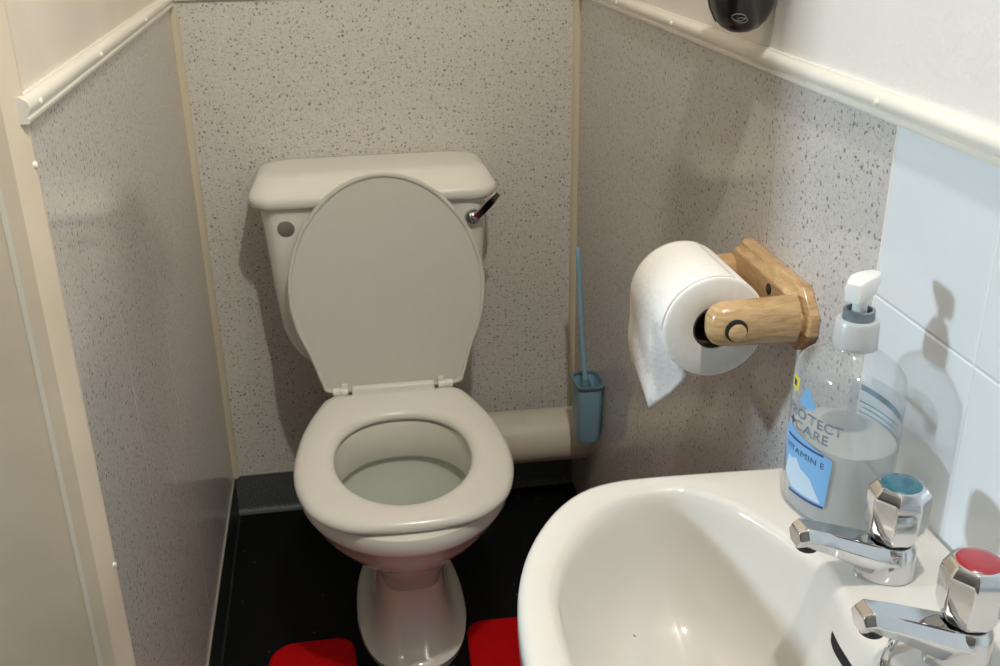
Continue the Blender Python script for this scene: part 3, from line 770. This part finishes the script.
label_text('label_text', 'CARE', .004, .0705+DVL, .0125, M['print_grey'], LB, bold=.0003)
label_text('label_text', '+', -.0165, .0705+DVL, .0150, M['print_dark'], LB, bold=.0006)
label_text('label_text', 'VITAMIN E', -.001, .0475+DVL, .0082, M['print_dark'], LB, bold=0)
label_poly('label_rule', up([(-.022, .0590), (.018, .0585), (.018, .0605), (-.022, .0612)]), M['print_dark'], LB, .0008)
label_poly('label_badge', [(u+.004, v) for u, v in up([(-.030, .104), (-.018, .1035), (-.018, .1155), (-.030, .116)])], M['print_yellow'], LB)
label_poly('label_badge_mark', [(u+.004, v) for u, v in up([(-.027, .107), (-.022, .1067), (-.022, .1125), (-.027, .113)])], M['print_dark'], LB, .0009)
# back label
bl = label_poly('back_label', [(-.030, .048), (.030, .048), (.030, .105), (.018, .113), (-.018, .113), (-.030, .105)], M['print_haze'], shell, .0012, True); bl['label'] = 'pale back label seen through the bottle'
label_poly('back_label_band', [(-.030, .090), (.020, .098), (.020, .1035), (-.030, .0965)], M['print_teal'], shell, .0005, True)
for k in range(5):
    label_poly('back_label_lines', [(-.026, .083-.005*k), (.020-.004*(k % 2), .086-.005*k), (.020-.004*(k % 2), .0872-.005*k), (-.026, .0842-.005*k)], M['print_teal'], shell, .0005, True)
# pump
bm = bmesh.new()
lathe(bm, SB+Vector((0, 0, .1575)), (0, 0, 1), [(0, .0175), (.001, .0185), (.0225, .0180), (.025, .0165), (.026, .012)], 40)
pump = mesh_obj('pump_collar', bm, M['cap'], soap, angle=40)
bm = bmesh.new()
lathe(bm, SB+Vector((0, 0, .181)), (0, 0, 1), [(0, .0125), (.0012, .0135), (.010, .0130), (.0105, .0105), (.005, .0095)], 32); mesh_obj('pump_ring', bm, M['ring'], pump)
bm = bmesh.new(); lathe(bm, SB+Vector((0, 0, .182)), (0, 0, 1), [(0, .0062), (.022, .0060)], 20); mesh_obj('pump_stem', bm, M['head'], pump)
bm = bmesh.new()
hz = BZ+.203; hd_ = Vector((-.80, -.60, 0)).normalized(); hsd = Vector((-hd_.y, hd_.x, 0))
rg = []
for s, hw, zl, zh in ((-.024, .0045, .0125, .0155), (-.015, .0085, .007, .0165), (-.004, .0105, .001, .0175), (.006, .0105, .001, .0180), (.013, .0090, .000, .0165), (.0165, .0070, -.002, .0145)):
    c = SB+hd_*s; c.z = hz
    rg.append([c+hsd*hw*.9+Vector((0, 0, zl)), c-hsd*hw*.9+Vector((0, 0, zl)), c-hsd*hw+Vector((0, 0, (zl+zh)/2)), c-hsd*hw*.8+Vector((0, 0, zh)), c+hsd*hw*.8+Vector((0, 0, zh)), c+hsd*hw+Vector((0, 0, (zl+zh)/2))])
loft(bm, rg); mesh_obj('pump_head', bm, M['head'], pump, bevel=.0015, angle=50)

# ------------------------------------------------------------------ black device on the right wall, above the rail
DV = Vector((W-.0405, -.930, 1.147))
dev = thing('wall_dispenser', 'black rounded wall device above the dado rail, cut off by the photo top', 'dispenser', (W, DV.y, DV.z))
bm = bmesh.new(); rg = []
for h, s in ((0, .10), (.0015, .30), (.006, .52), (.014, .72), (.026, .87), (.042, .97), (.060, 1.0), (.17, 1.0), (.19, .96), (.20, .85), (.205, .6)):
    rg.append([DV+Vector((.038*s*spow(cos(2*pi*k/40), .9), .041*s*spow(sin(2*pi*k/40), .9), h)) for k in range(40)])
loft(bm, rg); case = mesh_obj('casing', bm, M['black'], dev, angle=60)
bm = bmesh.new(); rg = []
for h, s in ((.010, .66), (.014, .73), (.026, .88), (.042, .98), (.060, 1.01), (.17, 1.01)):
    rg.append([DV+Vector((.0385*s*spow(cos(a), .9), .0415*s*spow(sin(a), .9), h)) for a in [radians(95+75*k/14) for k in range(15)]])
loft(bm, rg, False, False, closed=False); mesh_obj('ribbed_grille', bm, M['ribbed'], case)
bm = bmesh.new()
for sx, sz, r in ((0, 0, .0062), (0.0045, -.003, .0045)):
    lo = []
    for k in range(21):
        a = 2*pi*k/20; th = radians(246)+(sx+r*1.3*cos(a))/.032; hh = .020+sz+r*.62*sin(a)
        s = .72+(hh-.014)/.012*.15 if hh < .026 else .87+(hh-.026)/.016*.10
        lo.append(DV+Vector((.038*s*spow(cos(th), .9), .041*s*spow(sin(th), .9), hh))*1.0+Vector((-.0006, -.0006, -.0003)))
    tube(bm, lo, .0006, 6)
mesh_obj('emblem', bm, M['logo'], case)['label'] = 'small grey round emblem'
mesh_obj('back_bracket', boxbm(W-.012, W-.0005, DV.y-.02, DV.y+.02, DV.z+.06, DV.z+.16), M['black'], dev, bevel=.002)

# ------------------------------------------------------------------ lights
def light(name, typ, loc, power, col, **kw):
    l = bpy.data.lights.new(name, typ); l.energy = power; l.color = col
    for k, v in kw.items(): setattr(l, k, v)
    o = bpy.data.objects.new(name, l); COL.objects.link(o); o.location = loc; return o
light('ceiling_bulb', 'POINT', (.52, -1.61, 2.28), 47, (1.0, .945, .85), shadow_soft_size=.03)
win = light('hall_daylight', 'AREA', (-1.25, -1.17, 1.42), 23, (.71, .88, 1.0), shape='RECTANGLE', size=.17, size_y=.17)
d = Vector((.77, -1.36, .98))-win.location; win.rotation_euler = d.to_track_quat('-Z', 'Y').to_euler()
wd_ = bpy.data.worlds.new('world'); SC.world = wd_; wd_.use_nodes = True
wd_.node_tree.nodes['Background'].inputs[0].default_value = (.9, .92, 1, 1); wd_.node_tree.nodes['Background'].inputs[1].default_value = 0.2

# ------------------------------------------------------------------ camera
cam = bpy.data.cameras.new('camera'); co_ = bpy.data.objects.new('camera', cam); COL.objects.link(co_)
rt = Vector((.98691, -.16076, -.01290)); dn = Vector((-.07600, -.39306, -.91637)); fw = Vector((.14224, .90535, -.40013))
m = Matrix((rt, -dn, -fw)).transposed().to_4x4(); m.translation = CAM
co_.matrix_world = m; cam.sensor_width = 36; cam.lens = 36*1.025; cam.clip_start = .02
SC.camera = co_
SC.view_settings.view_transform = 'Standard'; SC.view_settings.look = 'None'; SC.view_settings.exposure = 0; SC.view_settings.gamma = 1.12
